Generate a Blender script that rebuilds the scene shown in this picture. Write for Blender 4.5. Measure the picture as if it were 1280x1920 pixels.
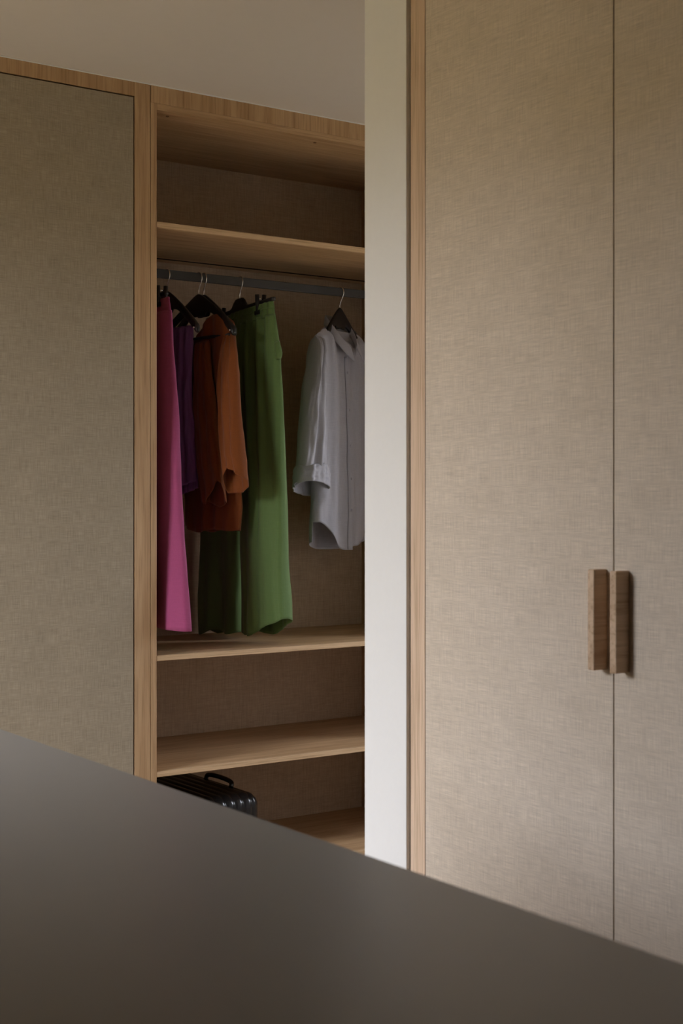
import bpy, bmesh, math, random
import numpy as np
from mathutils import Vector, noise

random.seed(4)
for o in list(bpy.data.objects):
    bpy.data.objects.remove(o, do_unlink=True)
SC = bpy.context.scene
COL = SC.collection

# ------------------------------------------------------------------ camera
CAM_H = 1.27
YAW = math.radians(35.208)
C_, S_ = math.cos(YAW), math.sin(YAW)
F_, HOR = 2667.0, 939.5
cam_d = bpy.data.cameras.new('camera')
cam = bpy.data.objects.new('camera', cam_d)
COL.objects.link(cam)
cam.location = (0, 0, CAM_H)
cam.rotation_euler = (math.pi / 2, 0, -YAW)
cam_d.sensor_fit = 'VERTICAL'
cam_d.sensor_height = 36
cam_d.sensor_width = 24
cam_d.lens = F_ / 1920 * 36
cam_d.shift_y = -(960 - HOR) / 1920
cam_d.clip_start = 0.05
cam_d.dof.use_dof = True
cam_d.dof.focus_distance = 4.2
cam_d.dof.aperture_fstop = 7.1
SC.camera = cam

# ------------------------------------------------------------------ light
SC.view_settings.view_transform = 'Standard'
SC.view_settings.look = 'None'
SC.view_settings.gamma = 1
SC.view_settings.use_curve_mapping = False
SC.view_settings.exposure = 0.0
w = bpy.data.worlds.new('world')
SC.world = w
w.use_nodes = True
bg = w.node_tree.nodes['Background']
bg.inputs['Color'].default_value = (0.85, 0.895, 1.0, 1)
bg.inputs['Strength'].default_value = 26.5

# window opening in the left wall (real opening; the portal only guides the sky sampling)
WALL_X = -0.42
REVEAL = 0.50                     # thick outer wall
WIN = (2.50, 3.48, 0.10, 2.36)      # y0, y1, z0, z1
XR = 4.4                          # end wall of the passage behind the partition, with an added window
WIN_FILL = (2.95, 3.5, 1.0, 1.98)  # unseen window put in to brighten the open wardrobe
def portal(x, win, sgn):
    pl = bpy.data.lights.new('window_portal', 'AREA')
    pl.shape = 'RECTANGLE'
    pl.size = win[3] - win[2]
    pl.size_y = win[1] - win[0]
    pl.cycles.is_portal = True
    o = bpy.data.objects.new('window_portal', pl)
    COL.objects.link(o)
    o.location = (x, (win[0] + win[1]) / 2, (win[2] + win[3]) / 2)
    o.rotation_euler = (0, sgn * math.pi / 2, 0)
portal(WALL_X - REVEAL - 0.01, WIN, -1)
portal(XR + 0.16, WIN_FILL, 1)

# ------------------------------------------------------------------ measuring helpers
def pix(X, Y, Z=0.0):
    xc = C_ * X - S_ * Y
    zc = S_ * X + C_ * Y
    return 640 + F_ * xc / zc, HOR - F_ * (Z - CAM_H) / zc, zc

def x_on(px, Y):            # X where the sight line of column px meets the plane Y
    u = (px - 640) / F_
    return Y * (S_ + u * C_) / (C_ - u * S_)

def y_on(px, X):
    u = (px - 640) / F_
    return X * (C_ - u * S_) / (S_ + u * C_)

def z_at(py, X, Y):
    return CAM_H + (HOR - py) / F_ * (S_ * X + C_ * Y)

# ------------------------------------------------------------------ materials
def new_mat(name):
    m = bpy.data.materials.new(name)
    m.use_nodes = True
    nt = m.node_tree
    return m, nt, nt.nodes['Principled BSDF']

def N(nt, kind, **kw):
    n = nt.nodes.new(kind)
    for k, v in kw.items():
        setattr(n, k, v)
    return n

def ramp(nt, stops):
    r = N(nt, 'ShaderNodeValToRGB')
    while len(r.color_ramp.elements) < len(stops):
        r.color_ramp.elements.new(0.5)
    for e, (p, c) in zip(r.color_ramp.elements, stops):
        e.position = p
        e.color = (*c, 1)
    return r

def coords(nt, scale, loc=(0, 0, 0)):
    tc = N(nt, 'ShaderNodeTexCoord')
    mp = N(nt, 'ShaderNodeMapping')
    mp.inputs['Scale'].default_value = scale
    mp.inputs['Location'].default_value = loc
    nt.links.new(tc.outputs['Object'], mp.inputs['Vector'])
    return mp.outputs['Vector']

def noise_tex(nt, vec, scale=1.0, detail=4.0, rough=0.6, dist=0.0):
    n = N(nt, 'ShaderNodeTexNoise')
    n.inputs['Scale'].default_value = scale
    n.inputs['Detail'].default_value = detail
    n.inputs['Roughness'].default_value = rough
    n.inputs['Distortion'].default_value = dist
    nt.links.new(vec, n.inputs['Vector'])
    return n.outputs['Fac']

def mixc(nt, a, b, fac, mode='MULTIPLY'):
    m = N(nt, 'ShaderNodeMix', data_type='RGBA', blend_type=mode)
    if isinstance(fac, (int, float)):
        m.inputs['Factor'].default_value = fac
    else:
        nt.links.new(fac, m.inputs['Factor'])
    for sock, v in ((m.inputs['A'], a), (m.inputs['B'], b)):
        if isinstance(v, tuple):
            sock.default_value = (*v, 1)
        else:
            nt.links.new(v, sock)
    return m.outputs['Result']

def bump(nt, b, height, strength, dist=0.002):
    n = N(nt, 'ShaderNodeBump')
    n.inputs['Strength'].default_value = strength
    n.inputs['Distance'].default_value = dist
    nt.links.new(height, n.inputs['Height'])
    nt.links.new(n.outputs['Normal'], b.inputs['Normal'])

def wood(name, axis, dark=(0.43, 0.265, 0.135), light=(0.63, 0.425, 0.245), seed=0.0, fine=1.0):
    m, nt, b = new_mat(name)
    across, along = 16.0, 0.9
    sc = [across * 1.0] * 3
    sc['XYZ'.index(axis)] = along
    v = coords(nt, tuple(sc), (seed, seed * 1.7, seed * 0.6))
    n1 = noise_tex(nt, v, 1.6, 6, 0.62, 0.8)
    sc2 = [190.0 * fine] * 3
    sc2['XYZ'.index(axis)] = 5.0
    v2 = coords(nt, tuple(sc2), (seed, 0, seed))
    n2 = noise_tex(nt, v2, 1.0, 3, 0.6, 0.1)
    r1 = ramp(nt, [(0.30, dark), (0.52, tuple((p + q) / 2 for p, q in zip(dark, light))), (0.72, light)])
    nt.links.new(n1, r1.inputs['Fac'])
    r2 = ramp(nt, [(0.33, (0.70, 0.66, 0.60)), (0.50, (0.97, 0.97, 0.96)), (0.7, (1, 1, 1))])
    nt.links.new(n2, r2.inputs['Fac'])
    col = mixc(nt, r1.outputs['Color'], r2.outputs['Color'], 0.85)
    nt.links.new(col, b.inputs['Base Color'])
    b.inputs['Roughness'].default_value = 0.5
    b.inputs['Specular IOR Level'].default_value = 0.3
    bump(nt, b, n2, 0.12, 0.001)
    return m

def linen(name, h_axis, base, lo=0.80, hi=1.10, weft=1.0, warp=(0.78, 0.765, 0.74), fine=1.0, slub=0.93):
    """woven wall cloth: fine irregular threads both ways, slubs along the horizontal"""
    m, nt, b = new_mat(name)
    sw = [25.0, 25.0, 640.0 * fine]
    sp = [580.0 * fine, 580.0 * fine, 20.0]
    depth_axis = 1 if h_axis == 'X' else 0
    sw[depth_axis] = 1.0
    sp[depth_axis] = 1.0
    n1 = noise_tex(nt, coords(nt, tuple(sw)), 1.0, 2, 0.6, 0.0)
    n2 = noise_tex(nt, coords(nt, tuple(sp), (3, 5, 1)), 1.0, 2, 0.6, 0.0)
    sl = [7.0, 7.0, 170.0]
    sl[depth_axis] = 1.0
    n3 = noise_tex(nt, coords(nt, tuple(sl), (9, 2, 4)), 1.0, 3, 0.6, 0.0)
    cl = [9.0, 9.0, 12.0]
    cl[depth_axis] = 1.0
    n4 = noise_tex(nt, coords(nt, tuple(cl), (1, 7, 2)), 1.0, 4, 0.6, 0.0)
    d = tuple(c * lo for c in base)
    l = tuple(min(1, c * hi) for c in base)
    r1 = ramp(nt, [(0.32, d), (0.66, l)])
    nt.links.new(n1, r1.inputs['Fac'])
    r2 = ramp(nt, [(0.34, warp), (0.62, (1.06, 1.06, 1.05))])
    nt.links.new(n2, r2.inputs['Fac'])
    r3 = ramp(nt, [(0.30, (slub, slub * .995, slub * .99)), (0.66, (1.03, 1.03, 1.03))])
    nt.links.new(n3, r3.inputs['Fac'])
    r4 = ramp(nt, [(0.30, (0.95, 0.95, 0.945)), (0.70, (1.03, 1.03, 1.03))])
    nt.links.new(n4, r4.inputs['Fac'])
    c = mixc(nt, r1.outputs['Color'], r2.outputs['Color'], 1.0)
    c = mixc(nt, c, r3.outputs['Color'], weft)
    c = mixc(nt, c, r4.outputs['Color'], 1.0)
    nt.links.new(c, b.inputs['Base Color'])
    b.inputs['Roughness'].default_value = 0.75
    b.inputs['Specular IOR Level'].default_value = 0.2
    ad = N(nt, 'ShaderNodeMath', operation='ADD')
    nt.links.new(n1, ad.inputs[0])
    nt.links.new(n2, ad.inputs[1])
    bump(nt, b, ad.outputs[0], 0.25, 0.0008)
    return m

def plain(name, col, rough=0.6, spec=0.3, metal=0.0, mott=0.03, scale=40.0, bmp=0.05):
    m, nt, b = new_mat(name)
    n1 = noise_tex(nt, coords(nt, (scale,) * 3), 1.0, 4, 0.6)
    r = ramp(nt, [(0.3, tuple(c * (1 - mott) for c in col)), (0.7, tuple(min(1, c * (1 + mott)) for c in col))])
    nt.links.new(n1, r.inputs['Fac'])
    nt.links.new(r.outputs['Color'], b.inputs['Base Color'])
    b.inputs['Roughness'].default_value = rough
    b.inputs['Specular IOR Level'].default_value = spec
    b.inputs['Metallic'].default_value = metal
    if bmp:
        bump(nt, b, n1, bmp, 0.001)
    return m

def cloth_mat(name, col, rough=0.8, sheen=0.15, thread=900.0, lo=0.86):
    m, nt, b = new_mat(name)
    n1 = noise_tex(nt, coords(nt, (thread, thread, 40)), 1.0, 2, 0.5)
    n2 = noise_tex(nt, coords(nt, (30, 30, thread)), 1.0, 2, 0.5)
    n3 = noise_tex(nt, coords(nt, (18, 18, 9)), 1.0, 4, 0.6)
    r = ramp(nt, [(0.3, tuple(c * lo for c in col)), (0.7, tuple(min(1, c * 1.06) for c in col))])
    ad = N(nt, 'ShaderNodeMath', operation='ADD')
    nt.links.new(n1, ad.inputs[0])
    nt.links.new(n2, ad.inputs[1])
    hf = N(nt, 'ShaderNodeMath', operation='MULTIPLY')
    hf.inputs[1].default_value = 0.5
    nt.links.new(ad.outputs[0], hf.inputs[0])
    nt.links.new(hf.outputs[0], r.inputs['Fac'])
    nt.links.new(r.outputs['Color'], b.inputs['Base Color'])
    b.inputs['Roughness'].default_value = rough
    b.inputs['Specular IOR Level'].default_value = 0.15
    b.inputs['Sheen Weight'].default_value = sheen
    bump(nt, b, n3, 0.25, 0.004)
    return m

OAK_Z = wood('oak_vertical', 'Z')
OAK_Z2 = wood('oak_header', 'Z', (0.42, 0.255, 0.125), (0.61, 0.41, 0.23), seed=3.1, fine=0.8)
OAK_X = wood('oak_along_x', 'X', seed=5.2)
OAK_XE = wood('oak_edge', 'X', (0.54, 0.36, 0.20), (0.72, 0.51, 0.31), seed=1.3)
OAK_LIT = wood('oak_lit', 'Z', (0.58, 0.41, 0.28), (0.80, 0.61, 0.455), seed=6.6)  # same oak, made paler to carry the bright light on the near stiles
OAK_H = wood('oak_handle', 'X', (0.50, 0.335, 0.21), (0.70, 0.51, 0.355), seed=8.4, fine=0.6)
LIN_A_SHADED = linen('linen_far_shaded', 'X', (0.405, 0.342, 0.252), 0.83, 1.09, 0.8, (0.83, 0.82, 0.80), 1.15, 0.93)  # same linen as the near doors, darkened to carry its dimmer light
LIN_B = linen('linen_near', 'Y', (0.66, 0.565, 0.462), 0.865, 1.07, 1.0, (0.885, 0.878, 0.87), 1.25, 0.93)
LIN_I = linen('linen_lining', 'X', (0.52, 0.385, 0.265), 0.86, 1.08, 0.7, (0.86, 0.85, 0.83), 1.2, 0.95)
WHITE = plain('white_paint', (0.80, 0.79, 0.77), 0.7, 0.2, mott=0.008, scale=60, bmp=0.03)
CEIL = plain('ceiling_paint', (0.68, 0.635, 0.59), 0.9, 0.1, mott=0.008, scale=30, bmp=0.02)
TAUPE = plain('taupe_paint', (0.26, 0.21, 0.165), 0.8, 0.2, mott=0.01, scale=60, bmp=0.03)
LACQ = plain('island_lacquer', (0.29, 0.275, 0.25), 0.36, 0.4, mott=0.01, scale=30, bmp=0.01)
RODM = plain('rail_grey', (0.050, 0.049, 0.048), 0.45, 0.4, mott=0.05, scale=90, bmp=0.02)
BLACK = plain('hanger_black', (0.012, 0.010, 0.010), 0.42, 0.4, mott=0.2, scale=60, bmp=0.03)
CHROME = plain('hook_steel', (0.72, 0.70, 0.68), 0.22, 0.5, metal=1.0, mott=0.02, bmp=0.0)
CASE = plain('suitcase_black', (0.012, 0.012, 0.013), 0.22, 0.5, mott=0.1, scale=120, bmp=0.02)
DARK = plain('dark_gap', (0.012, 0.010, 0.008), 0.9, 0.1, bmp=0)
GRASS = plain('dry_grass', (0.21, 0.165, 0.08), 0.9, 0.1, mott=0.3, scale=3)
LEAF = plain('leaves', (0.15, 0.12, 0.055), 0.8, 0.2, mott=0.4, scale=6)
FLOORM = wood('oak_floor', 'Y', (0.36, 0.26, 0.175), (0.48, 0.36, 0.25), seed=11)
PINK = cloth_mat('pink_cloth', (0.38, 0.075, 0.185))
PURPLE = cloth_mat('purple_cloth', (0.30, 0.15, 0.38), rough=0.6)
RUST = cloth_mat('rust_cloth', (0.215, 0.062, 0.014))
GREEN = cloth_mat('green_cloth', (0.115, 0.185, 0.06))
SHIRT = cloth_mat('shirt_cloth', (0.40, 0.395, 0.43))
LABELM = plain('woven_label', (0.75, 0.74, 0.74), 0.8, 0.1, bmp=0)

# ------------------------------------------------------------------ object helpers
def setp(o, label=None, cat=None, group=None, kind=None):
    if label: o['label'] = label
    if cat: o['category'] = cat
    if group: o['group'] = group
    if kind: o['kind'] = kind
    return o

def thing(name, loc, label, cat, group=None):
    o = bpy.data.objects.new(name, None)
    o.empty_display_size = 0.05
    o.location = loc
    COL.objects.link(o)
    setp(o, label, cat, group)
    o['_base'] = 1
    return o

def root_of(p):
    while p.parent:
        p = p.parent
    return p

def link_mesh(name, me, mat, parent=None, smooth=False):
    """mesh vertices are given in world space and stored relative to the thing's base"""
    o = bpy.data.objects.new(name, me)
    me.materials.append(mat)
    if parent:
        base = root_of(parent).location
        me.transform(__import__('mathutils').Matrix.Translation(-base))
        o.parent = parent
    COL.objects.link(o)
    if smooth:
        for p in me.polygons:
            p.use_smooth = True
    return o

def box_bm(bm, lo, hi, bev=0.0):
    vs = [bm.verts.new((x, y, z)) for x in (lo[0], hi[0]) for y in (lo[1], hi[1]) for z in (lo[2], hi[2])]
    idx = [(0, 1, 3, 2), (4, 6, 7, 5), (0, 4, 5, 1), (2, 3, 7, 6), (0, 2, 6, 4), (1, 5, 7, 3)]
    fs = [bm.faces.new([vs[i] for i in f]) for f in idx]
    if bev:
        es = list({e for f in fs for e in f.edges})
        bmesh.ops.bevel(bm, geom=es, offset=bev, segments=2, profile=0.5, affect='EDGES')

def box(name, lo, hi, mat, parent=None, bev=0.0, kind=None):
    bm = bmesh.new()
    box_bm(bm, lo, hi, bev)
    bmesh.ops.recalc_face_normals(bm, faces=bm.faces)
    me = bpy.data.meshes.new(name)
    bm.to_mesh(me)
    bm.free()
    o = link_mesh(name, me, mat, parent)
    if kind:
        o['kind'] = kind
    return o

def grid_mesh(name, P, mat, parent, closed_u=True, thick=0.0, cap0=False, cap1=False, sub=0):
    """P[j][i] world points; rows j, ring i"""
    nj, ni = len(P), len(P[0])
    verts = [tuple(p) for row in P for p in row]
    faces = []
    for j in range(nj - 1):
        for i in range(ni if closed_u else ni - 1):
            k = (i + 1) % ni
            faces.append((j * ni + i, j * ni + k, (j + 1) * ni + k, (j + 1) * ni + i))
    if cap0: faces.append(tuple(range(ni))[::-1])
    if cap1: faces.append(tuple(range((nj - 1) * ni, nj * ni)))
    me = bpy.data.meshes.new(name)
    me.from_pydata(verts, [], faces)
    bm = bmesh.new()
    bm.from_mesh(me)
    bmesh.ops.recalc_face_normals(bm, faces=bm.faces)
    bm.to_mesh(me)
    bm.free()
    o = link_mesh(name, me, mat, parent, smooth=True)
    if sub:
        md = o.modifiers.new('sub', 'SUBSURF')
        md.levels = md.render_levels = sub
    if thick:
        md = o.modifiers.new('solid', 'SOLIDIFY')
        md.thickness = thick
        md.offset = -1
    return o

def tube(name, pts, r, mat, parent, n=10, flat=None):
    """swept round (or elliptic) tube along points; r scalar or list"""
    pts = [Vector(p) for p in pts]
    rows = []
    up = Vector((0.13, 0.21, 0.97))
    for j, p in enumerate(pts):
        t = (pts[min(j + 1, len(pts) - 1)] - pts[max(j - 1, 0)]).normalized()
        a = t.cross(up)
        if a.length < 1e-3:
            a = t.cross(Vector((1, 0, 0)))
        a.normalize()
        b = t.cross(a)
        rr = r[j] if isinstance(r, (list, tuple)) else r
        rows.append([p + a * math.cos(k * 2 * math.pi / n) * rr + b * math.sin(k * 2 * math.pi / n) * rr for k in range(n)])
    return grid_mesh(name, rows, mat, parent, cap0=True, cap1=True)

def spline(pts, n):
    """Catmull-Rom through points"""
    P = [Vector(p) for p in pts]
    P = [P[0] * 2 - P[1]] + P + [P[-1] * 2 - P[-2]]
    out = []
    m = len(P) - 3
    for i in range(n):
        x = i / (n - 1) * m
        k = min(int(x), m - 1)
        t = x - k
        a, b, c, d = P[k:k + 4]
        out.append(0.5 * ((2 * b) + (-a + c) * t + (2 * a - 5 * b + 4 * c - d) * t * t + (-a + 3 * b - 3 * c + d) * t ** 3))
    return out

# ------------------------------------------------------------------ main measures
YA = 3.90                         # front plane of the far wardrobes
YB = YA + 0.571                   # face of their back lining
XB = 2.00                         # front plane of the near wardrobe
ZC = CAM_H + 1.279                # ceiling
Z_DOOR = CAM_H + 1.2299
X_ST0 = x_on(252.5, YA)           # stile of the open wardrobe
X_ST1 = x_on(282.8, YA)
X_IN0 = x_on(293.8, YA)           # inner face, left
X_IN1 = x_on(678, YB)             # inner face, right
Z_TP = CAM_H + 1.2029             # underside of the top panel
Z_US = (CAM_H + 0.8425, CAM_H + 0.8600)
Z_MS = (CAM_H - 0.4924, CAM_H - 0.4757)
Z_LS = (CAM_H - 0.8500, CAM_H - 0.8335)
Z_BASE = z_at(1512, X_IN1, YB)

# ------------------------------------------------------------------ room shell
def struct(name, lo, hi, mat, bev=0.0):
    return box(name, lo, hi, mat, None, bev, 'structure')

struct('floor', (WALL_X - REVEAL, -2.0, -0.1), (XR, YB + 0.25, 0.0), FLOORM)
struct('ceiling', (WALL_X - REVEAL, -2.0, ZC), (XR, YB + 0.25, ZC + 0.1), CEIL)
struct('wall_far', (WALL_X - REVEAL, YB + 0.06, 0), (XR, YB + 0.22, ZC), WHITE)
struct('wall_back', (WALL_X - REVEAL, -2.15, 0), (XR, -2.0, ZC), TAUPE)
def window_wall(name, wname, xa, xb, win, ya, yb):
    y0, y1, z0, z1 = win
    bm = bmesh.new()
    for lo, hi in (((xa, ya, 0), (xb, y0, ZC)), ((xa, y1, 0), (xb, yb, ZC)),
                   ((xa, y0, 0), (xb, y1, z0)), ((xa, y0, z1), (xb, y1, ZC))):
        box_bm(bm, lo, hi)
    bmesh.ops.recalc_face_normals(bm, faces=bm.faces)
    me = bpy.data.meshes.new(name)
    bm.to_mesh(me); bm.free()
    link_mesh(name, me, TAUPE)['kind'] = 'structure'
    wo = bpy.data.objects.new(wname, None)
    wo.location = ((xa + xb) / 2, (y0 + y1) / 2, z0)
    COL.objects.link(wo)
    wo['kind'] = 'structure'
    fw = 0.05
    m0, m1 = (xa + .02, xa + .08) if xa < 0 else (xb - .08, xb - .02)
    for lo, hi in (((m0, y0, z0), (m1, y0 + fw, z1)), ((m0, y1 - fw, z0), (m1, y1, z1)),
                   ((m0, y0 + fw, z0), (m1, y1 - fw, z0 + fw)), ((m0, y0 + fw, z1 - fw), (m1, y1 - fw, z1))):
        box('window_frame', lo, hi, WHITE, wo, 0.003)
# left and right walls with their openings, the right one added for fill
window_wall('wall_left', 'window_1', WALL_X - REVEAL, WALL_X, WIN, -2.0, YB + .06)
window_wall('wall_right', 'window_fill', XR, XR + .15, WIN_FILL, -2.0, YB + .06)

# partition wall whose end stands just proud of the near wardrobe
q = 0.0105
for _ in range(20):               # projection that shows a return of seven pixels
    yr = y_on(761.2, XB - q)
    q += (768.2 - pix(XB, yr)[0]) * 0.0005
Y_W0, Y_W1 = y_on(761.2, XB - q), y_on(683.2, XB - q)
struct('wall_partition', (XB - q, Y_W0, 0), (XR, Y_W1, ZC), WHITE, 0.0015)

# ------------------------------------------------------------------ far wardrobe, closed unit
def hand_block(name, lo, hi, parent):
    return box(name, lo, hi, OAK_H, parent, 0.0025)

DX = 0.60
xd1 = X_ST0 - 0.004
cw = thing('closed_wardrobe', (xd1 - DX, YA, 0), 'tall oak wardrobe closed by a shaded beige linen door at the left', 'wardrobe')
XL = xd1 - 2 * DX - 0.06
box('side_panel', (XL, YA + .03, 0.0), (XL + 0.02, YB + .02, ZC - .004), OAK_Z, cw, 0.001)
box('back_panel', (XL + .02, YB + .03, 0.0), (xd1, YB + .05, ZC - .004), OAK_Z, cw)
box('plinth', (XL, YA + .05, 0.0), (xd1, YA + .07, 0.07), OAK_X, cw)
box('header', (XL, YA, Z_DOOR + 0.003), (X_ST0, YA + 0.022, ZC - .003), OAK_Z2, cw, 0.0008)
for k in range(2):
    hi_x = xd1 - k * (DX + 0.003)
    d = box('door', (hi_x - DX, YA, 0.08), (hi_x, YA + 0.022, Z_DOOR - 0.001), LIN_A_SHADED, cw, 0.0015)
    hx = hi_x - DX + 0.006 if k == 0 else hi_x - 0.024
    hand_block('handle', (hx, YA - 0.035, 0.93), (hx + 0.018, YA + 0.002, 1.12), d)

# ------------------------------------------------------------------ far wardrobe, open unit
ow = thing('open_wardrobe', ((X_ST0 + X_IN1) / 2, YA, 0), 'open oak wardrobe with linen back, shelves and dark hanging rail', 'wardrobe')
box('stile', (X_ST0, YA, 0.0), (X_ST1 - 0.0018, YA + 0.022, ZC - .003), OAK_Z, ow, 0.0008)
XE = X_IN1 + 0.0215
box('header', (X_ST1 + .0006, YA, Z_TP + 0.0205), (XE, YA + 0.022, ZC - .003), OAK_Z2, ow, 0.0008)
box('side_panel', (X_ST1, YA, 0.0), (X_IN0, YB + .02, Z_TP + 0.020), OAK_Z, ow, 0.0008)
box('side_panel', (X_IN1, YA, 0.0), (XE, YB + .02, Z_TP + 0.020), OAK_Z, ow, 0.0008)
tp = box('top_panel', (X_IN0 + .0005, YA, Z_TP), (X_IN1, YB, Z_TP + 0.020), OAK_X, ow, 0.001)
box('back_panel', (X_IN0, YB, Z_BASE - .02), (X_IN1, YB + 0.018, Z_TP + .02), LIN_I, ow)

def disc(name, c, r, mat, parent, h=0.002, n=16):
    bm = bmesh.new()
    bmesh.ops.create_cone(bm, cap_ends=True, segments=n, radius1=r, radius2=r * 0.9, depth=h)
    bmesh.ops.translate(bm, verts=bm.verts, vec=c)
    me = bpy.data.meshes.new(name)
    bm.to_mesh(me); bm.free()
    return link_mesh(name, me, mat, parent)

CAPM = plain('screw_cap', (0.16, 0.085, 0.045), 0.6, 0.3)
for cx, cy in ((x_on(314, YA + .045), YA + .045), (x_on(590, YA + .05), YA + .05)):
    disc('screw_cap', (cx, cy, Z_TP - 0.0008), 0.0055, CAPM, tp)

def shelf(za, zb, groove=False):
    yb = YB - 0.001 if not groove else YA + 0.495
    s = box('shelf', (X_IN0 + .0005, YA + .018, za), (X_IN1 - .0005, yb, zb), OAK_X, ow, 0.0)
    box('edge_band', (X_IN0 + .0005, YA + 0.001, za), (X_IN1 - .0005, YA + .018, zb), OAK_XE, s, 0.001)
    if groove:
        box('rear_strip', (X_IN0 + .0005, yb + 0.022, za), (X_IN1 - .0005, YB - .001, zb), OAK_X, s, 0.0)
        box('groove_shade', (X_IN0 + .0005, yb + .019, za + .0003), (X_IN1 - .0005, yb + .0215, zb - .004), DARK, s, 0.0)  # added dark strip that paints the shade inside the groove
        box('groove_cover', (X_IN0 + .0005, yb, zb - 0.004), (X_IN1 - .0005, yb + 0.022, zb), DARK, s, 0.0)
    return s
shelf(*Z_US, groove=True)
shelf(*Z_MS)
shelf(*Z_LS)
bs = box('base_panel', (X_IN0 + .0005, YA + .018, Z_BASE - .018), (X_IN1 - .0005, YB - .001, Z_BASE), OAK_X, ow)
box('edge_band', (X_IN0 + .0005, YA + .001, Z_BASE - .018), (X_IN1 - .0005, YA + .018, Z_BASE), OAK_XE, bs, 0.001)
box('plinth', (X_IN0, YA + .05, 0.0), (X_IN1, YA + .07, Z_BASE - .018), OAK_X, ow)

# hanging rail: a flat dark bar between two sockets
YR = YA + 0.285
Z_R1 = z_at(504, x_on(294, YR), YR)
Z_R0 = z_at(520.7, x_on(294, YR), YR)
rail = box('hanging_rail', (X_IN0 + .001, YR - .007, Z_R0), (X_IN1 - .001, YR + .007, Z_R1), RODM, ow, 0.002)
for xa_, xb_ in ((X_IN0, X_IN0 + .006), (X_IN1 - .006, X_IN1)):
    box('rail_socket', (xa_, YR - .012, Z_R0 - .004), (xb_, YR + .012, Z_R1 + .003), RODM, rail, 0.001)
# bead of pale filler where the far wardrobes meet the ceiling
struct('trim_1', (XL, YA - .004, ZC - .0035), (XR, YA + .002, ZC), WHITE, 0.001)
# wall beyond the open unit
struct('wall_middle', (XE + .001, YA + 0.002, 0), (XR, YB + .06, ZC), WHITE)

# ------------------------------------------------------------------ near wardrobe
Y_S1, Y_S0 = y_on(769.3, XB), y_on(796.6, XB)
Y_GAP = y_on(1150, XB)
nw = thing('closed_wardrobe', (XB, Y_GAP, 0), 'pale beige linen wardrobe at the right with two oak bar handles', 'wardrobe')
Y_E = Y_GAP - (Y_S0 - Y_GAP)
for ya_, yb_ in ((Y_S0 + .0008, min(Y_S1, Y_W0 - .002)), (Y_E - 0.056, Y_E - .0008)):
    box('stile', (XB, ya_, 0.0), (XB + .022, yb_, ZC - .003), OAK_LIT, nw, 0.001)
box('header', (XB, Y_E, Z_DOOR + .003), (XB + .022, Y_S0, ZC - .003), OAK_Z2, nw, 0.001)
box('side_panel', (XB + .03, Y_S0 + .01, 0), (XB + .6, Y_S0 + .03, ZC - .003), OAK_Z, nw)
box('side_panel', (XB + .03, Y_E - .03, 0), (XB + .6, Y_E - .01, ZC - .003), OAK_Z, nw)
box('back_panel', (XB + .6, Y_E - .03, 0), (XB + .62, Y_S0 + .03, ZC - .003), OAK_Z, nw)
box('plinth', (XB + .05, Y_E, 0), (XB + .07, Y_S0, 0.07), OAK_X, nw)
g = 0.0014
HP = 0.036
for ya_, yb_, pl_, pr_, pyt, pyb in ((Y_GAP + g, Y_S0 - .001, 1100.6, 1113.0, 1068.2, 1257.6),
                                     (Y_E, Y_GAP - g, 1141.8, 1154.6, 1071.3, 1263.8)):
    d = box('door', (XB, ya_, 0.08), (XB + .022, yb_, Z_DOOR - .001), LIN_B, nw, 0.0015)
    xf = XB - HP
    hb, ha = y_on(pl_, xf), y_on(pr_, xf)
    hand_block('handle', (xf, ha, z_at(pyb, xf, ha)), (XB + .001, hb, z_at(pyt, xf, ha)), d)
struct('wall_near', (XB + .001, -2.0, 0), (XR, Y_E - .06, ZC), TAUPE)

# ------------------------------------------------------------------ island in the foreground
XT = 1.0
ZT = CAM_H - 0.4206 * XT
YT1 = 2.58
isl = thing('dressing_island', (0.7, 1.7, 0), 'smooth taupe dressing island filling the foreground below the wardrobes', 'island')
box('top', (0.15, 0.25, ZT - .03), (XT, YT1, ZT), LACQ, isl, 0.002)
box('body', (0.18, 0.28, 0.08), (XT - .03, YT1 - .03, ZT - .03), LACQ, isl, 0.002)
box('plinth', (0.22, 0.32, 0), (XT - .07, YT1 - .07, 0.08), LACQ, isl)

# ------------------------------------------------------------------ garden outside the window
struct('garden_ground', (-60, -50, -0.25), (60, 60, -0.15), GRASS)
bm = bmesh.new()
nseg = 90
for i in range(nseg):
    y = -22 + i * 0.6
    r = 1.0 + 0.5 * random.random()
    mt = __import__('mathutils').Matrix.Translation((-10 + random.uniform(-.5, .5), y, 1.0 + random.uniform(-.4, .5)))
    bmesh.ops.create_icosphere(bm, subdivisions=2, radius=r * 1.3, matrix=mt)
me = bpy.data.meshes.new('hedge')
bm.to_mesh(me); bm.free()
link_mesh('garden_hedge', me, LEAF)['kind'] = 'structure'
#GARMENTS
# ------------------------------------------------------------------ clothes on the rail
Z_HOOK = Z_R1                      # hooks rest on the top of the rail

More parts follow.
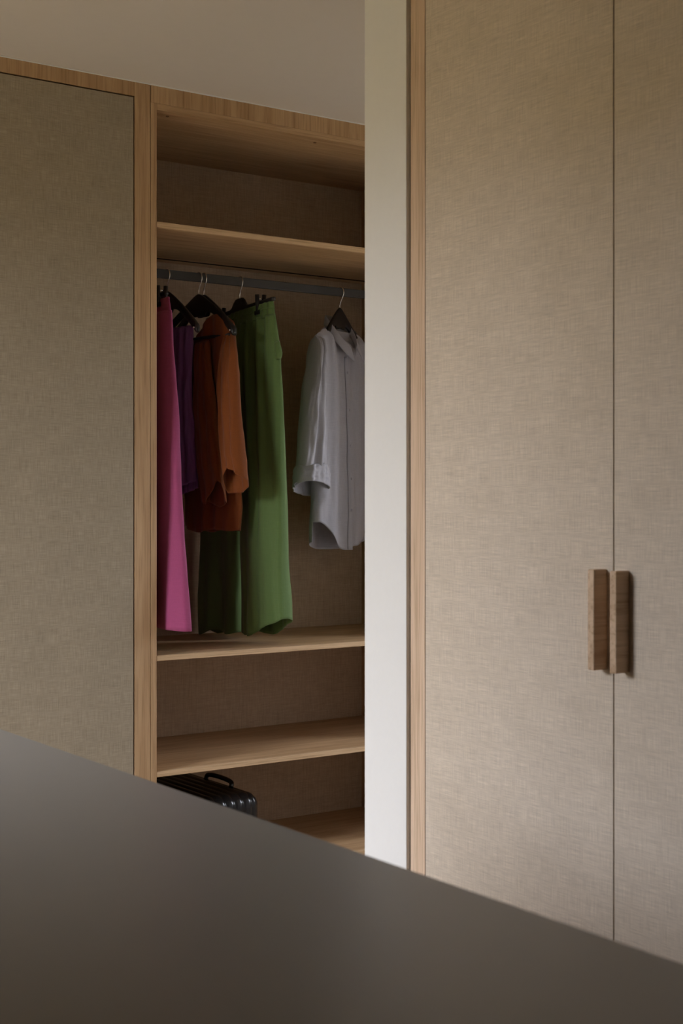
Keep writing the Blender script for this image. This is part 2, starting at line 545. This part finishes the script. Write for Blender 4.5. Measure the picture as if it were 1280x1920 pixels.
class Frame:
    """upright local frame of one hanger: d points to the room, n faces the passage on the left"""
    def __init__(self, px, ang, tilt=0.0):
        self.tilt = tilt
        self.O = Vector((x_on(px, YR), YR, 0))
        a = math.radians(ang)
        self.d = Vector((math.sin(a), -math.cos(a), 0))
        self.n = Vector((-math.cos(a), -math.sin(a), 0))
    def at(self, s, t, z):
        return self.O + self.d * s + self.n * t + Vector((0, 0, z + self.tilt * s))
    def s_of(self, px, t=0.0):
        u = (px - 640) / F_
        vx, vy = S_ + u * C_, C_ - u * S_
        # O + n t + d s parallel to (vx, vy)
        q = self.O + self.n * t
        return -(q.x * vy - q.y * vx) / (self.d.x * vy - self.d.y * vx)
    def z_of(self, py, s, t=0.0):
        p = self.O + self.d * s + self.n * t
        return z_at(py, p.x, p.y)
    def level(self, py, L, R, h, t0=0.0):
        """ring that shows between image columns L and R at row py, half thickness h"""
        sc = self.s_of((L + R) / 2, t0)
        p = self.O + self.d * sc + self.n * t0
        zc = S_ * p.x + C_ * p.y
        v = Vector((p.x, p.y, 0)).normalized()
        e = Vector((v.y, -v.x, 0))
        E = (R - L) / 2 / F_ * zc
        k = E * E - (h * self.n.dot(e)) ** 2
        w_ = math.sqrt(max(k, (0.25 * E) ** 2)) / abs(self.d.dot(e))
        return z_at(py, p.x, p.y) - self.tilt * sc, sc, w_, h, t0

def smooth_interp(xs, ys, x):
    """monotone cubic through the level list"""
    xs, ys = np.array(xs, float), np.array(ys, float)
    if len(xs) < 3:
        return np.interp(x, xs, ys)
    h = np.diff(xs); dl = np.diff(ys) / h
    m = np.zeros(len(xs))
    m[1:-1] = np.where(dl[:-1] * dl[1:] > 0, 2 * dl[:-1] * dl[1:] / (dl[:-1] + dl[1:] + 1e-12), 0)
    m[0], m[-1] = dl[0], dl[-1]
    k = np.clip(np.searchsorted(xs, x) - 1, 0, len(h) - 1)
    t = (x - xs[k]) / h[k]
    return ((1 + 2 * t) * (1 - t) ** 2 * ys[k] + t * (1 - t) ** 2 * h[k] * m[k]
            + t * t * (3 - 2 * t) * ys[k + 1] + t * t * (t - 1) * h[k] * m[k + 1])

def cloth(name, fr, levels, mat, parent, nr=120, nz=70, power=2.4, folds=(), dz=None, wr=0.003, seed=0.0,
          close_top=True, thick=0.0016, tilt=None, v0=0.0, v1=1.0):
    """hanging cloth: rings from top to bottom; levels = (row, left col, right col, half thickness[, offset])"""
    lv = [fr.level(*l) for l in levels]
    u = np.array([-(a[0] - lv[0][0]) for a in lv])
    tot = u[-1]
    vs = np.linspace(v0, v1, nz)
    cols = [smooth_interp(u, [a[k] for a in lv], vs * tot) for k in (1, 2, 3, 4)]
    rows = []
    for j, v in enumerate(vs):
        sc, ww, hh, t0 = (c[j] for c in cols)
        z = lv[0][0] - v * tot
        if close_top and v < 0.03:
            hh = hh * math.sqrt(max(v, 0) / 0.03) + 0.0015
        row = []
        for i in range(nr):
            th = 2 * math.pi * i / nr
            c, s = math.cos(th), math.sin(th)
            cx = math.copysign(abs(c) ** (2 / power), c)
            sx = math.copysign(abs(s) ** (2 / power), s)
            f = 0.0
            for (amp, k, ph, g0, g1) in folds:       # amplitude grows from g0 (top) to g1 (hem)
                f += amp * (g0 + (g1 - g0) * v) * math.sin(k * cx + ph + 0.8 * v)
            nz_ = noise.noise(Vector((cx * 3.0 + seed, sx * 1.2 + seed, v * 5.0))) + 0.5 * noise.noise(Vector((cx * 8 + seed, sx * 2, v * 11 + seed)))
            sgn = 1.0 if sx > 0 else 0.7
            t = t0 + hh * sx + f * sgn * (1 - 0.5 * abs(cx) ** 6) + wr * nz_
            sd = sc + ww * cx + 0.4 * wr * noise.noise(Vector((cx * 5, v * 7, seed + 3)))
            zz = z
            if dz:
                zz += dz(cx, sx, v)
            row.append(fr.at(sd, t, zz))
        rows.append(row)
    return grid_mesh(name, rows, mat, parent, thick=thick, cap0=close_top)

def hook_pts(fr, r=0.019, stem=0.072):
    zt = Z_HOOK + 0.0022
    P = [(0.0, zt - stem - 0.012), (0.0, zt - stem + 0.008), (0.004, zt - stem + 0.020), (0.016, zt - 0.030),
         (0.0185, zt - 0.017), (0.013, zt - 0.004), (0.0, zt), (-0.012, zt - 0.004), (-0.017, zt - 0.016), (-0.0165, zt - 0.023)]
    return [fr.at(p.x, 0, p.y) for p in spline([Vector((a, b, 0)) for a, b in P], 44)]

def hanger_arm(fr, half=0.215, top=None, drop=0.088, bow=0.015):
    """curved wooden hanger body as one lofted shape from end to end"""
    rows = []
    n = 18
    f0 = 0.13
    for j in range(65):
        x = -1 + 2 * j / 64
        a = abs(x)
        s = x * half
        ar = math.sqrt(a * a + f0 * f0) - f0              # rounded neck
        ar /= math.sqrt(1 + f0 * f0) - f0
        up = top - (drop + 0.012) * (ar ** 0.80) * (0.70 + 0.30 * a)         # upper line
        hh = 0.036 * math.exp(-(a / 0.22) ** 2) + 0.031 * (1 - a) + 0.031 * a
        if a < 0.16:
            hh += 0.010
        th = 0.0062 + 0.0036 * max(0, (a - 0.25) / 0.75) ** 1.4
        k = 1.0
        if a > 0.955:
            k = math.sqrt(max(0.03, 1 - ((a - 0.955) / 0.045) ** 2))
        t = bow * a * a
        zc = up - hh / 2
        row = []
        for i in range(n):
            q = 2 * math.pi * i / n
            c, sn = math.cos(q), math.sin(q)
            row.append(fr.at(s, t + th * k * math.copysign(abs(c) ** 0.7, c), zc + hh / 2 * k * math.copysign(abs(sn) ** 0.7, sn)))
        rows.append(row)
    return rows

HG = 'black hangers on the rail'
def wood_hanger(px, ang, label, bar=False, half=0.218, drop=0.122):
    fr = Frame(px, ang)
    fh = Frame(px, max(-12, min(12, ang)))     # the hook stays square to the rail
    t = thing('coat_hanger', tuple(fr.at(0, 0, Z_HOOK - 0.072)), label, 'hanger', HG)
    top = Z_HOOK - 0.070
    grid_mesh('body', hanger_arm(fr, half, top, drop), BLACK, t, cap0=True, cap1=True)
    tube('hook', hook_pts(fh), 0.0019, CHROME, t, 8)
    if bar:
        zb = top - drop - 0.030
        tube('trouser_bar', [fr.at(-half * 0.86, .012, zb), fr.at(half * 0.86, .012, zb)], 0.0055, BLACK, t, 12)
    for sg in (-1, 1):
        p = fr.at(sg * (half - 0.014), 0.0, top - drop - 0.020)
        tube('notch_pin', [p + fr.n * 0.010, p + fr.n * 0.026], 0.003, CHROME, t, 8)
    return fr, t, top

def clip_hanger(px, ang, label, half=0.19, stem=0.072, clips=(-0.13, 0.13), bar_drop=0.040, tilt=0.0):
    fr = Frame(px, ang, tilt)
    t = thing('clip_hanger', tuple(fr.at(0, 0, Z_HOOK - stem)), label, 'hanger', HG)
    top = Z_HOOK - stem + 0.002
    zb = top - bar_drop
    # rounded block under the hook flowing into the bar
    rows = []
    for j in range(41):
        x = -1 + 2 * j / 40
        a = abs(x)
        s = x * half
        up = 0.007 + (bar_drop - 0.008) * (1 / (1 + math.exp((a - 0.17) * 46)))
        lo = 0.008
        th = 0.007
        if a > 0.97:
            up *= 0.8; lo *= 0.8; th *= 0.8
        row = []
        for i in range(14):
            q = 2 * math.pi * i / 14
            c, sn = math.cos(q), math.sin(q)
            z = zb + (up if sn > 0 else lo) * math.copysign(abs(sn) ** 0.6, sn)
            row.append(fr.at(s, th * math.copysign(abs(c) ** 0.6, c), z))
        rows.append(row)
    grid_mesh('body', rows, BLACK, t, cap0=True, cap1=True)
    tube('hook', hook_pts(fr, stem=stem), 0.0017, CHROME, t, 8)
    for sc in clips:
        cl = tube('clip', [fr.at(sc, 0.013, zb + 0.027), fr.at(sc, 0.011, zb - 0.030)], [0.0075, 0.0065], BLACK, t, 10)
        tube('clip_lever', [fr.at(sc + .004, -0.013, zb + 0.027), fr.at(sc + .004, -0.010, zb - 0.030)], [0.0075, 0.0065], BLACK, cl, 10)
        for tt in (0.0125, -0.0125):
            pts = [(sc - 0.015, zb - 0.041), (sc + 0.015, zb - 0.041), (sc + 0.015, zb - 0.026), (sc - 0.015, zb - 0.026)]
            bm = bmesh.new()
            vs = [bm.verts.new(fr.at(a, tt + o, z)) for o in (-0.0028, 0.0028) for a, z in pts]
            for f in ((0, 1, 2, 3), (7, 6, 5, 4), (0, 4, 5, 1), (1, 5, 6, 2), (2, 6, 7, 3), (3, 7, 4, 0)):
                bm.faces.new([vs[i] for i in f])
            bmesh.ops.recalc_face_normals(bm, faces=bm.faces)
            bmesh.ops.bevel(bm, geom=bm.edges[:], offset=0.0012, segments=2, affect='EDGES')
            me = bpy.data.meshes.new('clip_jaw')
            bm.to_mesh(me); bm.free()
            link_mesh('clip_jaw', me, BLACK, cl)
        tube('clip_spring', [fr.at(sc + .002, 0.009, zb + 0.012), fr.at(sc + .002, -0.009, zb + 0.012)], 0.003, CHROME, cl, 8)
    return fr, t, zb

def root(fr, name, py, px, label, cat):
    s = fr.s_of(px)
    return thing(name, tuple(fr.at(s, 0, fr.z_of(py, s))), label, cat)

# --- pink trousers, half hidden by the stile
frP, hP, zP = clip_hanger(258, 0, 'black clip hanger holding the pink trousers at the left end', half=0.20, clips=(-0.13, 0.165))
pk = root(frP, 'trousers', 1172, 300, 'magenta pink trousers at the left end of the rail', 'trousers')
def dzP(cx, sx, v):
    return 0.012 * (1 - abs(cx)) * v
cloth('waistband', frP, [(570, 205, 315, .012), (582, 204, 316.5, .013), (597, 203, 318, .014)], PINK, pk, nz=14, wr=.002,
      folds=[(.003, 14, 0, 1, 1)], seed=1)
cloth('trouser_leg', frP, [(595, 203, 318, .014), (640, 202, 320.5, .022), (700, 201, 324.5, .028), (800, 199, 330, .034), (900, 198, 334.5, .038),
      (1000, 196, 340, .042), (1100, 194, 347, .046), (1150, 193, 351, .048), (1172, 193, 352, .048)], PINK, pk,
      folds=[(.006, 9, 0.5, .6, 1), (.004, 15, 1.3, .8, .6)], dz=dzP, wr=.005, seed=2, close_top=False)

# --- empty hanger next to it
wood_hanger(312.5, 3, 'empty black wooden hanger between the pink and purple clothes')

# --- purple trousers folded over the bar of the next hanger
frB, hB, topB = wood_hanger(372.0, 8, 'black wooden hanger with the purple trousers over its bar', bar=True)
pu = root(frB, 'trousers', 915, 355, 'purple trousers folded over a hanger bar between pink and rust', 'trousers')
def dzV(cx, sx, v):
    return (0.020 if sx > 0 else 0.0) * v + 0.018 * cx * max(0, v - .8) * 4
cloth('trouser_leg', frB, [(612, 322, 362, .009, .018), (622, 322, 362.5, .012, .018), (680, 322, 361, .014, .020), (740, 322, 360, .015, .020), (800, 322, 365, .016, .022),
      (860, 324, 367.5, .016, .022), (905, 326, 369.5, .016, .022), (922, 327, 370, .016, .022)], PURPLE, pu,
      folds=[(.005, 7, 2.0, .5, 1), (.003, 12, .3, 1, .5)], dz=dzV, wr=.006, seed=5)

# --- rust blouse
frC, hC, topC = wood_hanger(381.8, 0, 'black wooden hanger carrying the rust coloured blouse', half=0.225)
ru = root(frC, 'blouse', 998, 405, 'rust brown draped blouse hanging in front of the green trousers', 'blouse')
def dzR(cx, sx, v):
    # shoulder slope at the top, gently curved hem
    k = max(0.0, 1 - v / 0.35)
    x = cx - 0.30
    sh = -(0.080 * max(0, x) ** 1.2 + 0.095 * max(0, -x) ** 1.0) * k
    return sh + 0.012 * (cx * cx) * v + 0.006 * math.sin(5 * cx) * v
cloth('torso', frC, [(583, 350, 436, .012, .000), (600, 347, 438, .020, .000), (640, 345, 440, .022, -.004), (700, 345, 443, .023, -.014), (780, 345, 447, .025, -.02), (850, 345, 449, .027, -.02),
      (930, 345, 449, .028, -.02), (980, 345, 448, .028, -.02), (996, 346, 447, .028, -.02)], RUST, ru,
      folds=[(.006, 11, 1.0, .3, 1), (.004, 17, .2, .5, 1)], dz=dzR, wr=.006, seed=7)
def dzRs(cx, sx, v):
    q = max(0, (v - .80) / .20)
    return q * (0.085 * max(0, sx) * (1 - 0.6 * abs(cx + .2)) + 0.022 * cx - 0.018 * (1 - abs(cx)))
cloth('sleeve', frC, [(624, 422, 438, .008, .000), (664, 412, 444, .018, .016), (740, 408, 450, .024, .030), (820, 412, 456, .028, .034), (870, 417, 462, .030, .036), (912, 420, 465, .030, .038)],
      RUST, ru, nr=90, folds=[(.004, 9, .5, .5, 1)], dz=dzRs, wr=.004, seed=9)
def dzRf(cx, sx, v):
    q = max(0, (v - .78) / .22)
    return q * (0.075 * max(0, sx) * max(0, cx + .5) - 0.02 * (1 - abs(cx)))
cloth('sleeve', frC, [(640, 366, 392, .010, .026), (700, 364, 398, .016, .030), (800, 366, 408, .020, .034), (880, 372, 418, .022, .038), (940, 380, 424, .020, .040)],
      RUST, ru, nr=80, folds=[(.003, 8, 1.5, .5, 1)], dz=dzRf, wr=.005, seed=11)

# --- green trousers on a clip hanger
frG, hG, zG = clip_hanger(449, 3, 'black clip hanger holding the green trousers by the waist', half=0.205, clips=(-0.12, 0.124), tilt=0.075)
gr = root(frG, 'trousers', 1186, 440, 'wide green trousers hanging by the waist beside the rust blouse', 'trousers')
cloth('waistband', frG, [(576, 428, 511, .010), (585, 427.5, 512, .0125), (605, 426, 514, .014)], GREEN, gr, nz=16, wr=.0015,
      folds=[(.0022, 30, 0, 1, 1)], seed=13)
for q, pyq in enumerate((589, 604)):
    cloth('seam', frG, [(pyq, 423.4, 512.6 + q, .0145), (pyq + 1.6, 423.4, 512.8 + q, .0150), (pyq + 3, 423.4, 513 + q, .0145)], GREEN, gr, nz=5, wr=.0012, close_top=False,
          folds=[(.002, 30, 0, 1, 1)], seed=13)
def dzN(cx, sx, v):
    k = max(0, (v - .6) / .4)
    return (0.056 * max(0, cx) ** 1.2 + 0.012 * max(0, -cx)) * k + 0.006 * math.sin(4 * cx) * v * v
def dzF(cx, sx, v):
    return 0.008 * math.sin(5 * cx + 1) * v
cloth('trouser_leg', frG, [(602, 426, 514, .0145), (625, 423, 517.5, .020, .001), (650, 421, 521, .026, .002), (670, 421, 523.5, .029, .003), (720, 425, 526.5, .033, .004), (800, 434, 530, .038, .006),
      (900, 445, 533, .042, .008), (1000, 450, 535.5, .046, .010), (1100, 452, 538, .048, .010), (1150, 453, 541, .050, .010), (1190, 453, 542.5, .050, .010)],
      GREEN, gr, nr=150, nz=100, folds=[(.0045, 16, 0.2, 1.2, -.2), (.003, 27, 1, 1.3, -.6), (.009, 5, 0.6, .1, 1), (.005, 11, 1.7, .3, .9)], dz=dzN, wr=.004, seed=17, close_top=False)
cloth('trouser_leg', frG, [(650, 418, 478, .012, -.006), (740, 400, 472, .024, -.006), (800, 392, 466, .030, -.005), (900, 382, 460, .036, -.004), (1000, 374, 457, .042, -.004), (1100, 373, 456, .044, -.004), (1150, 372.5, 456, .044, -.004), (1184, 373, 456, .044, -.004)],
      GREEN, gr, folds=[(.012, 4.5, 2.4, .2, 1), (.005, 10, .7, .4, .8)], dz=dzF, wr=.005, seed=19)
# pocket edge that stands off the hip
frq = frG
cloth('pocket', frG, [(640, 514, 524, .006, .010), (655, 515, 527.5, .010, .012), (664, 516, 529, .012, .012), (674, 517, 526, .008, .010)], GREEN, gr, nr=30, nz=16, wr=.001, seed=21)

# --- pale shirt on a swivelled wooden hanger
frS, hS, topS = wood_hanger(637, 112, 'black wooden hanger carrying the pale shirt', half=0.158, drop=0.150)
sh = root(frS, 'shirt', 1025, 640, 'pale blue grey button shirt with rolled cuff hanging alone at the right', 'shirt')
def sstep(a, b, x):
    x = min(1, max(0, (x - a) / (b - a)))
    return x * x * (3 - 2 * x)
def dzS(cx, sx, v):
    k = max(0.0, 1 - v / 0.30)
    slope = -(0.082 * abs(cx) ** 1.2) * k
    if sx > 0:                                   # open neck dips at the front
        slope -= 0.085 * math.exp(-(cx / 0.50) ** 4) * max(0, 1 - v / 0.16)
        hem = 0.100 * sstep(.25, .95, abs(cx)) * sstep(.70, 1, v)
    else:
        slope -= 0.040 * math.exp(-(cx / 0.40) ** 4) * max(0, 1 - v / 0.12)
        hem = 0.030 * abs(cx) ** 3 * sstep(.75, 1, v)
    if sx > 0 and cx > -0.06:
        hem += 0.012 * sstep(.7, 1, v)
    return slope + hem
C0 = -0.06
def shirt_torso():
    lv = [(594, 592, 686, .012, .0), (616, 588, 690, .030, .0), (660, 586, 693, .038, .0), (750, 586, 696, .044, 0), (850, 585, 698, .048, 0), (950, 584, 699, .050, 0), (1000, 582, 699, .050, 0), (1030, 582, 699, .050, 0)]
    o = cloth('torso', frS, lv, SHIRT, sh, nr=220, nz=100, folds=[(.008, 6, .4, .3, 1), (.006, 12, 1.5, .6, .9), (.003, 21, .4, .8, .5)], dz=dzS, wr=.005, seed=23)
    return o
tor = shirt_torso()
# right front panel sinks behind the placket edge
base = sh.location
nr = 220
me = tor.data
for j in range(100):
    v = j / 99
    for i in range(nr):
        th = 2 * math.pi * i / nr
        c, sn = math.cos(th), math.sin(th)
        cx = math.copysign(abs(c) ** (2 / 2.4), c)
        if sn > 0 and j > 3:
            q = sstep(C0, C0 + .012, cx) * (1 - 0.75 * sstep(.3, .9, cx)) * sstep(.05, .16, v)
            me.vertices[j * nr + i].co -= frS.n * (0.016 * q)
def surf_front(v, cx, off):
    """point on the torso front at height fraction v"""
    j = min(99, max(0, int(round(v * 99))))
    best = min(range(1, nr // 2), key=lambda i: abs(math.copysign(abs(math.cos(2 * math.pi * i / nr)) ** (2 / 2.4), math.cos(2 * math.pi * i / nr)) - cx))
    return me.vertices[j * nr + best].co + base + frS.n * off
rows = []
for k in range(60):
    v = 0.17 + 0.83 * k / 59
    rows.append([surf_front(v, C0 - 0.15, .0008), surf_front(v, C0 - 0.145, .0028), surf_front(v, C0 - 0.075, .0032), surf_front(v, C0 - .005, .0030), surf_front(v, C0 + .002, .0005)])
plk = grid_mesh('placket', rows, SHIRT, sh, closed_u=False, thick=.001)
for v in (0.24, 0.40, 0.56, 0.70, 0.83):
    p = surf_front(v, C0 - .075, .0045)
    bm = bmesh.new()
    bmesh.ops.create_cone(bm, cap_ends=True, segments=14, radius1=.0048, radius2=.0042, depth=.0024)
    q = frS.n.to_track_quat('Z', 'Y').to_matrix().to_4x4()
    q.translation = p
    bmesh.ops.transform(bm, matrix=q, verts=bm.verts)
    mb = bpy.data.meshes.new('button')
    bm.to_mesh(mb); bm.free()
    link_mesh('button', mb, SHIRT, plk)
# near sleeve with turned-back cuff
cloth('sleeve', frS, [(630, 588, 606, .012, .004), (645, 581, 608, .028, .006), (680, 575, 609.5, .036, .008), (740, 567, 610.5, .040, .010), (800, 561, 611.5, .042, .010), (850, 557, 612.5, .042, .010), (888, 556, 613, .040, .010)],
      SHIRT, sh, nr=110, nz=80, folds=[(.006, 6, .4, .3, 1), (.004, 12, 2, .5, 1)], wr=.006, seed=25)
def dzCu(cx, sx, v):
    return (0.016 * cx * -1 + 0.022 * sx) * v * .9 + 0.010 * (1 - abs(cx)) * (1 - v)
cu = cloth('cuff', frS, [(873, 557, 614, .040, .010), (880, 553, 615, .046, .010), (898, 550.5, 616, .049, .010), (916, 550, 616, .049, .010)], SHIRT, sh, nr=110, nz=20,
      folds=[(.003, 9, 1, 1, 1), (.002, 17, 0, 1, 1)], dz=dzCu, wr=.003, seed=27, close_top=False, thick=.004)
p = frS.at(frS.s_of(551), .0, frS.z_of(905, frS.s_of(551)))
rows = [[p + frS.d * a + Vector((0, 0, b)) + frS.n * c for c in (0.0, .004, .008)] for a, b in ((0.02, .004), (0.0, .0), (-.008, -.006), (-.004, -.016), (0.004, -.018))]
grid_mesh('cuff_tab', rows, SHIRT, cu, closed_u=False, thick=.0015)
cloth('sleeve', frS, [(640, 688, 700, .012, .0), (700, 690, 712, .030, .0), (800, 692, 718, .036, 0), (900, 692, 718, .036, 0), (990, 692, 716, .034, 0)], SHIRT, sh, nr=60, nz=40, wr=.005, seed=29,
      folds=[(.004, 9, .5, .5, 1)])
# collar: stand, fold and two points
zbk = frS.z_of(591, 0, -.04)
zfr = frS.z_of(652, 0, .05)
rows = []
for k in range(73):
    al = math.radians(-163 + 326 * k / 72)
    f = (1 - math.cos(al)) / 2
    zf = zbk - (zbk - zfr) * f ** 2.0
    def ring(r, z):
        return frS.at((.058 + .006 * f + r) * math.sin(al), -(.040 + .017 * f + r) * math.cos(al), z)
    w_ = .038 + .026 * f ** 5
    g_ = .002 + .024 * f ** 5
    rows.append([ring(-.001, zf - .036), ring(.000, zf - .018), ring(.001, zf - .003), ring(.0035, zf), ring(.006, zf - .005), ring(.008 + g_ * .5, zf - w_ * .55), ring(.009 + g_, zf - w_)])
grid_mesh('collar', rows, SHIRT, sh, closed_u=False, thick=.0014, sub=1)
lp = [frS.at(a, -.037, zbk - .045 - b) for a, b in ((-.022, 0), (.022, 0), (.022, .016), (-.022, .016))]
grid_mesh('neck_label', [[lp[0], lp[1]], [lp[3], lp[2]]], LABELM, sh, closed_u=False, thick=.0008)

# ------------------------------------------------------------------ suitcase on the bottom board
XS1 = x_on(489.5, YA + .07)
XS0 = XS1 - 0.365
YS0, YS1 = YA + .06, YA + .555
ZS0, ZS1 = Z_BASE + .012, z_at(1483, x_on(478, YA + .09), YA + .09)
sc_ = thing('suitcase', ((XS0 + XS1) / 2, (YS0 + YS1) / 2, Z_BASE), 'black ribbed hard shell suitcase lying under the lowest shelf', 'suitcase')
def shell(name, z0, z1, up):
    bm = bmesh.new()
    nx, ny, nzz = 110, 40, 24
    r = 0.045
    lo = Vector((XS0, YS0, ZS0)); hi = Vector((XS1, YS1, ZS1))
    def place(p):
        q = Vector((min(max(p.x, lo.x + r), hi.x - r), min(max(p.y, lo.y + r), hi.y - r), min(max(p.z, lo.z + r), hi.z - r)))
        nrm = (p - q)
        if nrm.length < 1e-9:
            return p
        nrm.normalize()
        rib = abs(math.sin(math.pi * (p.x - lo.x - .004) / 0.0325)) ** 0.8
        k = 1 - abs(nrm.x)
        return q + nrm * (r - 0.007 + 0.007 * (rib * k + (1 - k)))
    # sheet over the top (or bottom) and the four sides as a ring of rows
    def face(fn, na, nb):
        g = [[bm.verts.new(place(fn(a / na, b / nb))) for b in range(nb + 1)] for a in range(na + 1)]
        for a in range(na):
            for b in range(nb):
                bm.faces.new((g[a][b], g[a + 1][b], g[a + 1][b + 1], g[a][b + 1]))
    L = hi - lo
    zt = hi.z if up else lo.z
    face(lambda a, b: Vector((lo.x + a * L.x, lo.y + b * L.y, zt)), nx, ny)
    face(lambda a, b: Vector((lo.x + a * L.x, lo.y, z0 + b * (z1 - z0))), nx, nzz)
    face(lambda a, b: Vector((lo.x + a * L.x, hi.y, z0 + b * (z1 - z0))), nx, nzz)
    face(lambda a, b: Vector((lo.x, lo.y + a * L.y, z0 + b * (z1 - z0))), ny, nzz)
    face(lambda a, b: Vector((hi.x, lo.y + a * L.y, z0 + b * (z1 - z0))), ny, nzz)
    bmesh.ops.remove_doubles(bm, verts=bm.verts, dist=1e-5)
    bmesh.ops.recalc_face_normals(bm, faces=bm.faces)
    m_ = bpy.data.meshes.new(name)
    bm.to_mesh(m_); bm.free()
    return link_mesh(name, m_, CASE, sc_, smooth=True)
ZMID = (ZS0 + ZS1) / 2
shell('upper_shell', ZMID + .004, ZS1, True)
shell('lower_shell', ZS0, ZMID - .004, False)
rows = []
for zz, off in ((-.005, -.003), (-.005, .0015), (.005, .0015), (.005, -.003)):
    ring = []
    for k in range(48):
        a = 2 * math.pi * k / 48
        c, sn = math.cos(a), math.sin(a)
        ex = 0.22
        ring.append(Vector(((XS0 + XS1) / 2 + ((XS1 - XS0) / 2 + off) * math.copysign(abs(c) ** ex, c),
                            (YS0 + YS1) / 2 + ((YS1 - YS0) / 2 + off) * math.copysign(abs(sn) ** ex, sn), ZMID + zz)))
    rows.append(ring)
grid_mesh('zipper', rows, DARK, sc_)
yh = 4.19
hp = [(XS1 - .034, yh - .085, ZS1 - .004), (XS1 - .030, yh - .075, ZS1 + .012), (XS1 - .030, yh, ZS1 + .017), (XS1 - .030, yh + .075, ZS1 + .012), (XS1 - .034, yh + .085, ZS1 - .004)]
tube('carry_handle', spline([Vector(p) for p in hp], 24), .008, CASE, sc_, 10)
for cx_ in (XS0 + .05, XS1 - .05):
    for cy_ in (YS0 + .05, YS1 - .05):
        disc('foot', (cx_, cy_, Z_BASE + .0065), .014, CASE, sc_, h=.013)
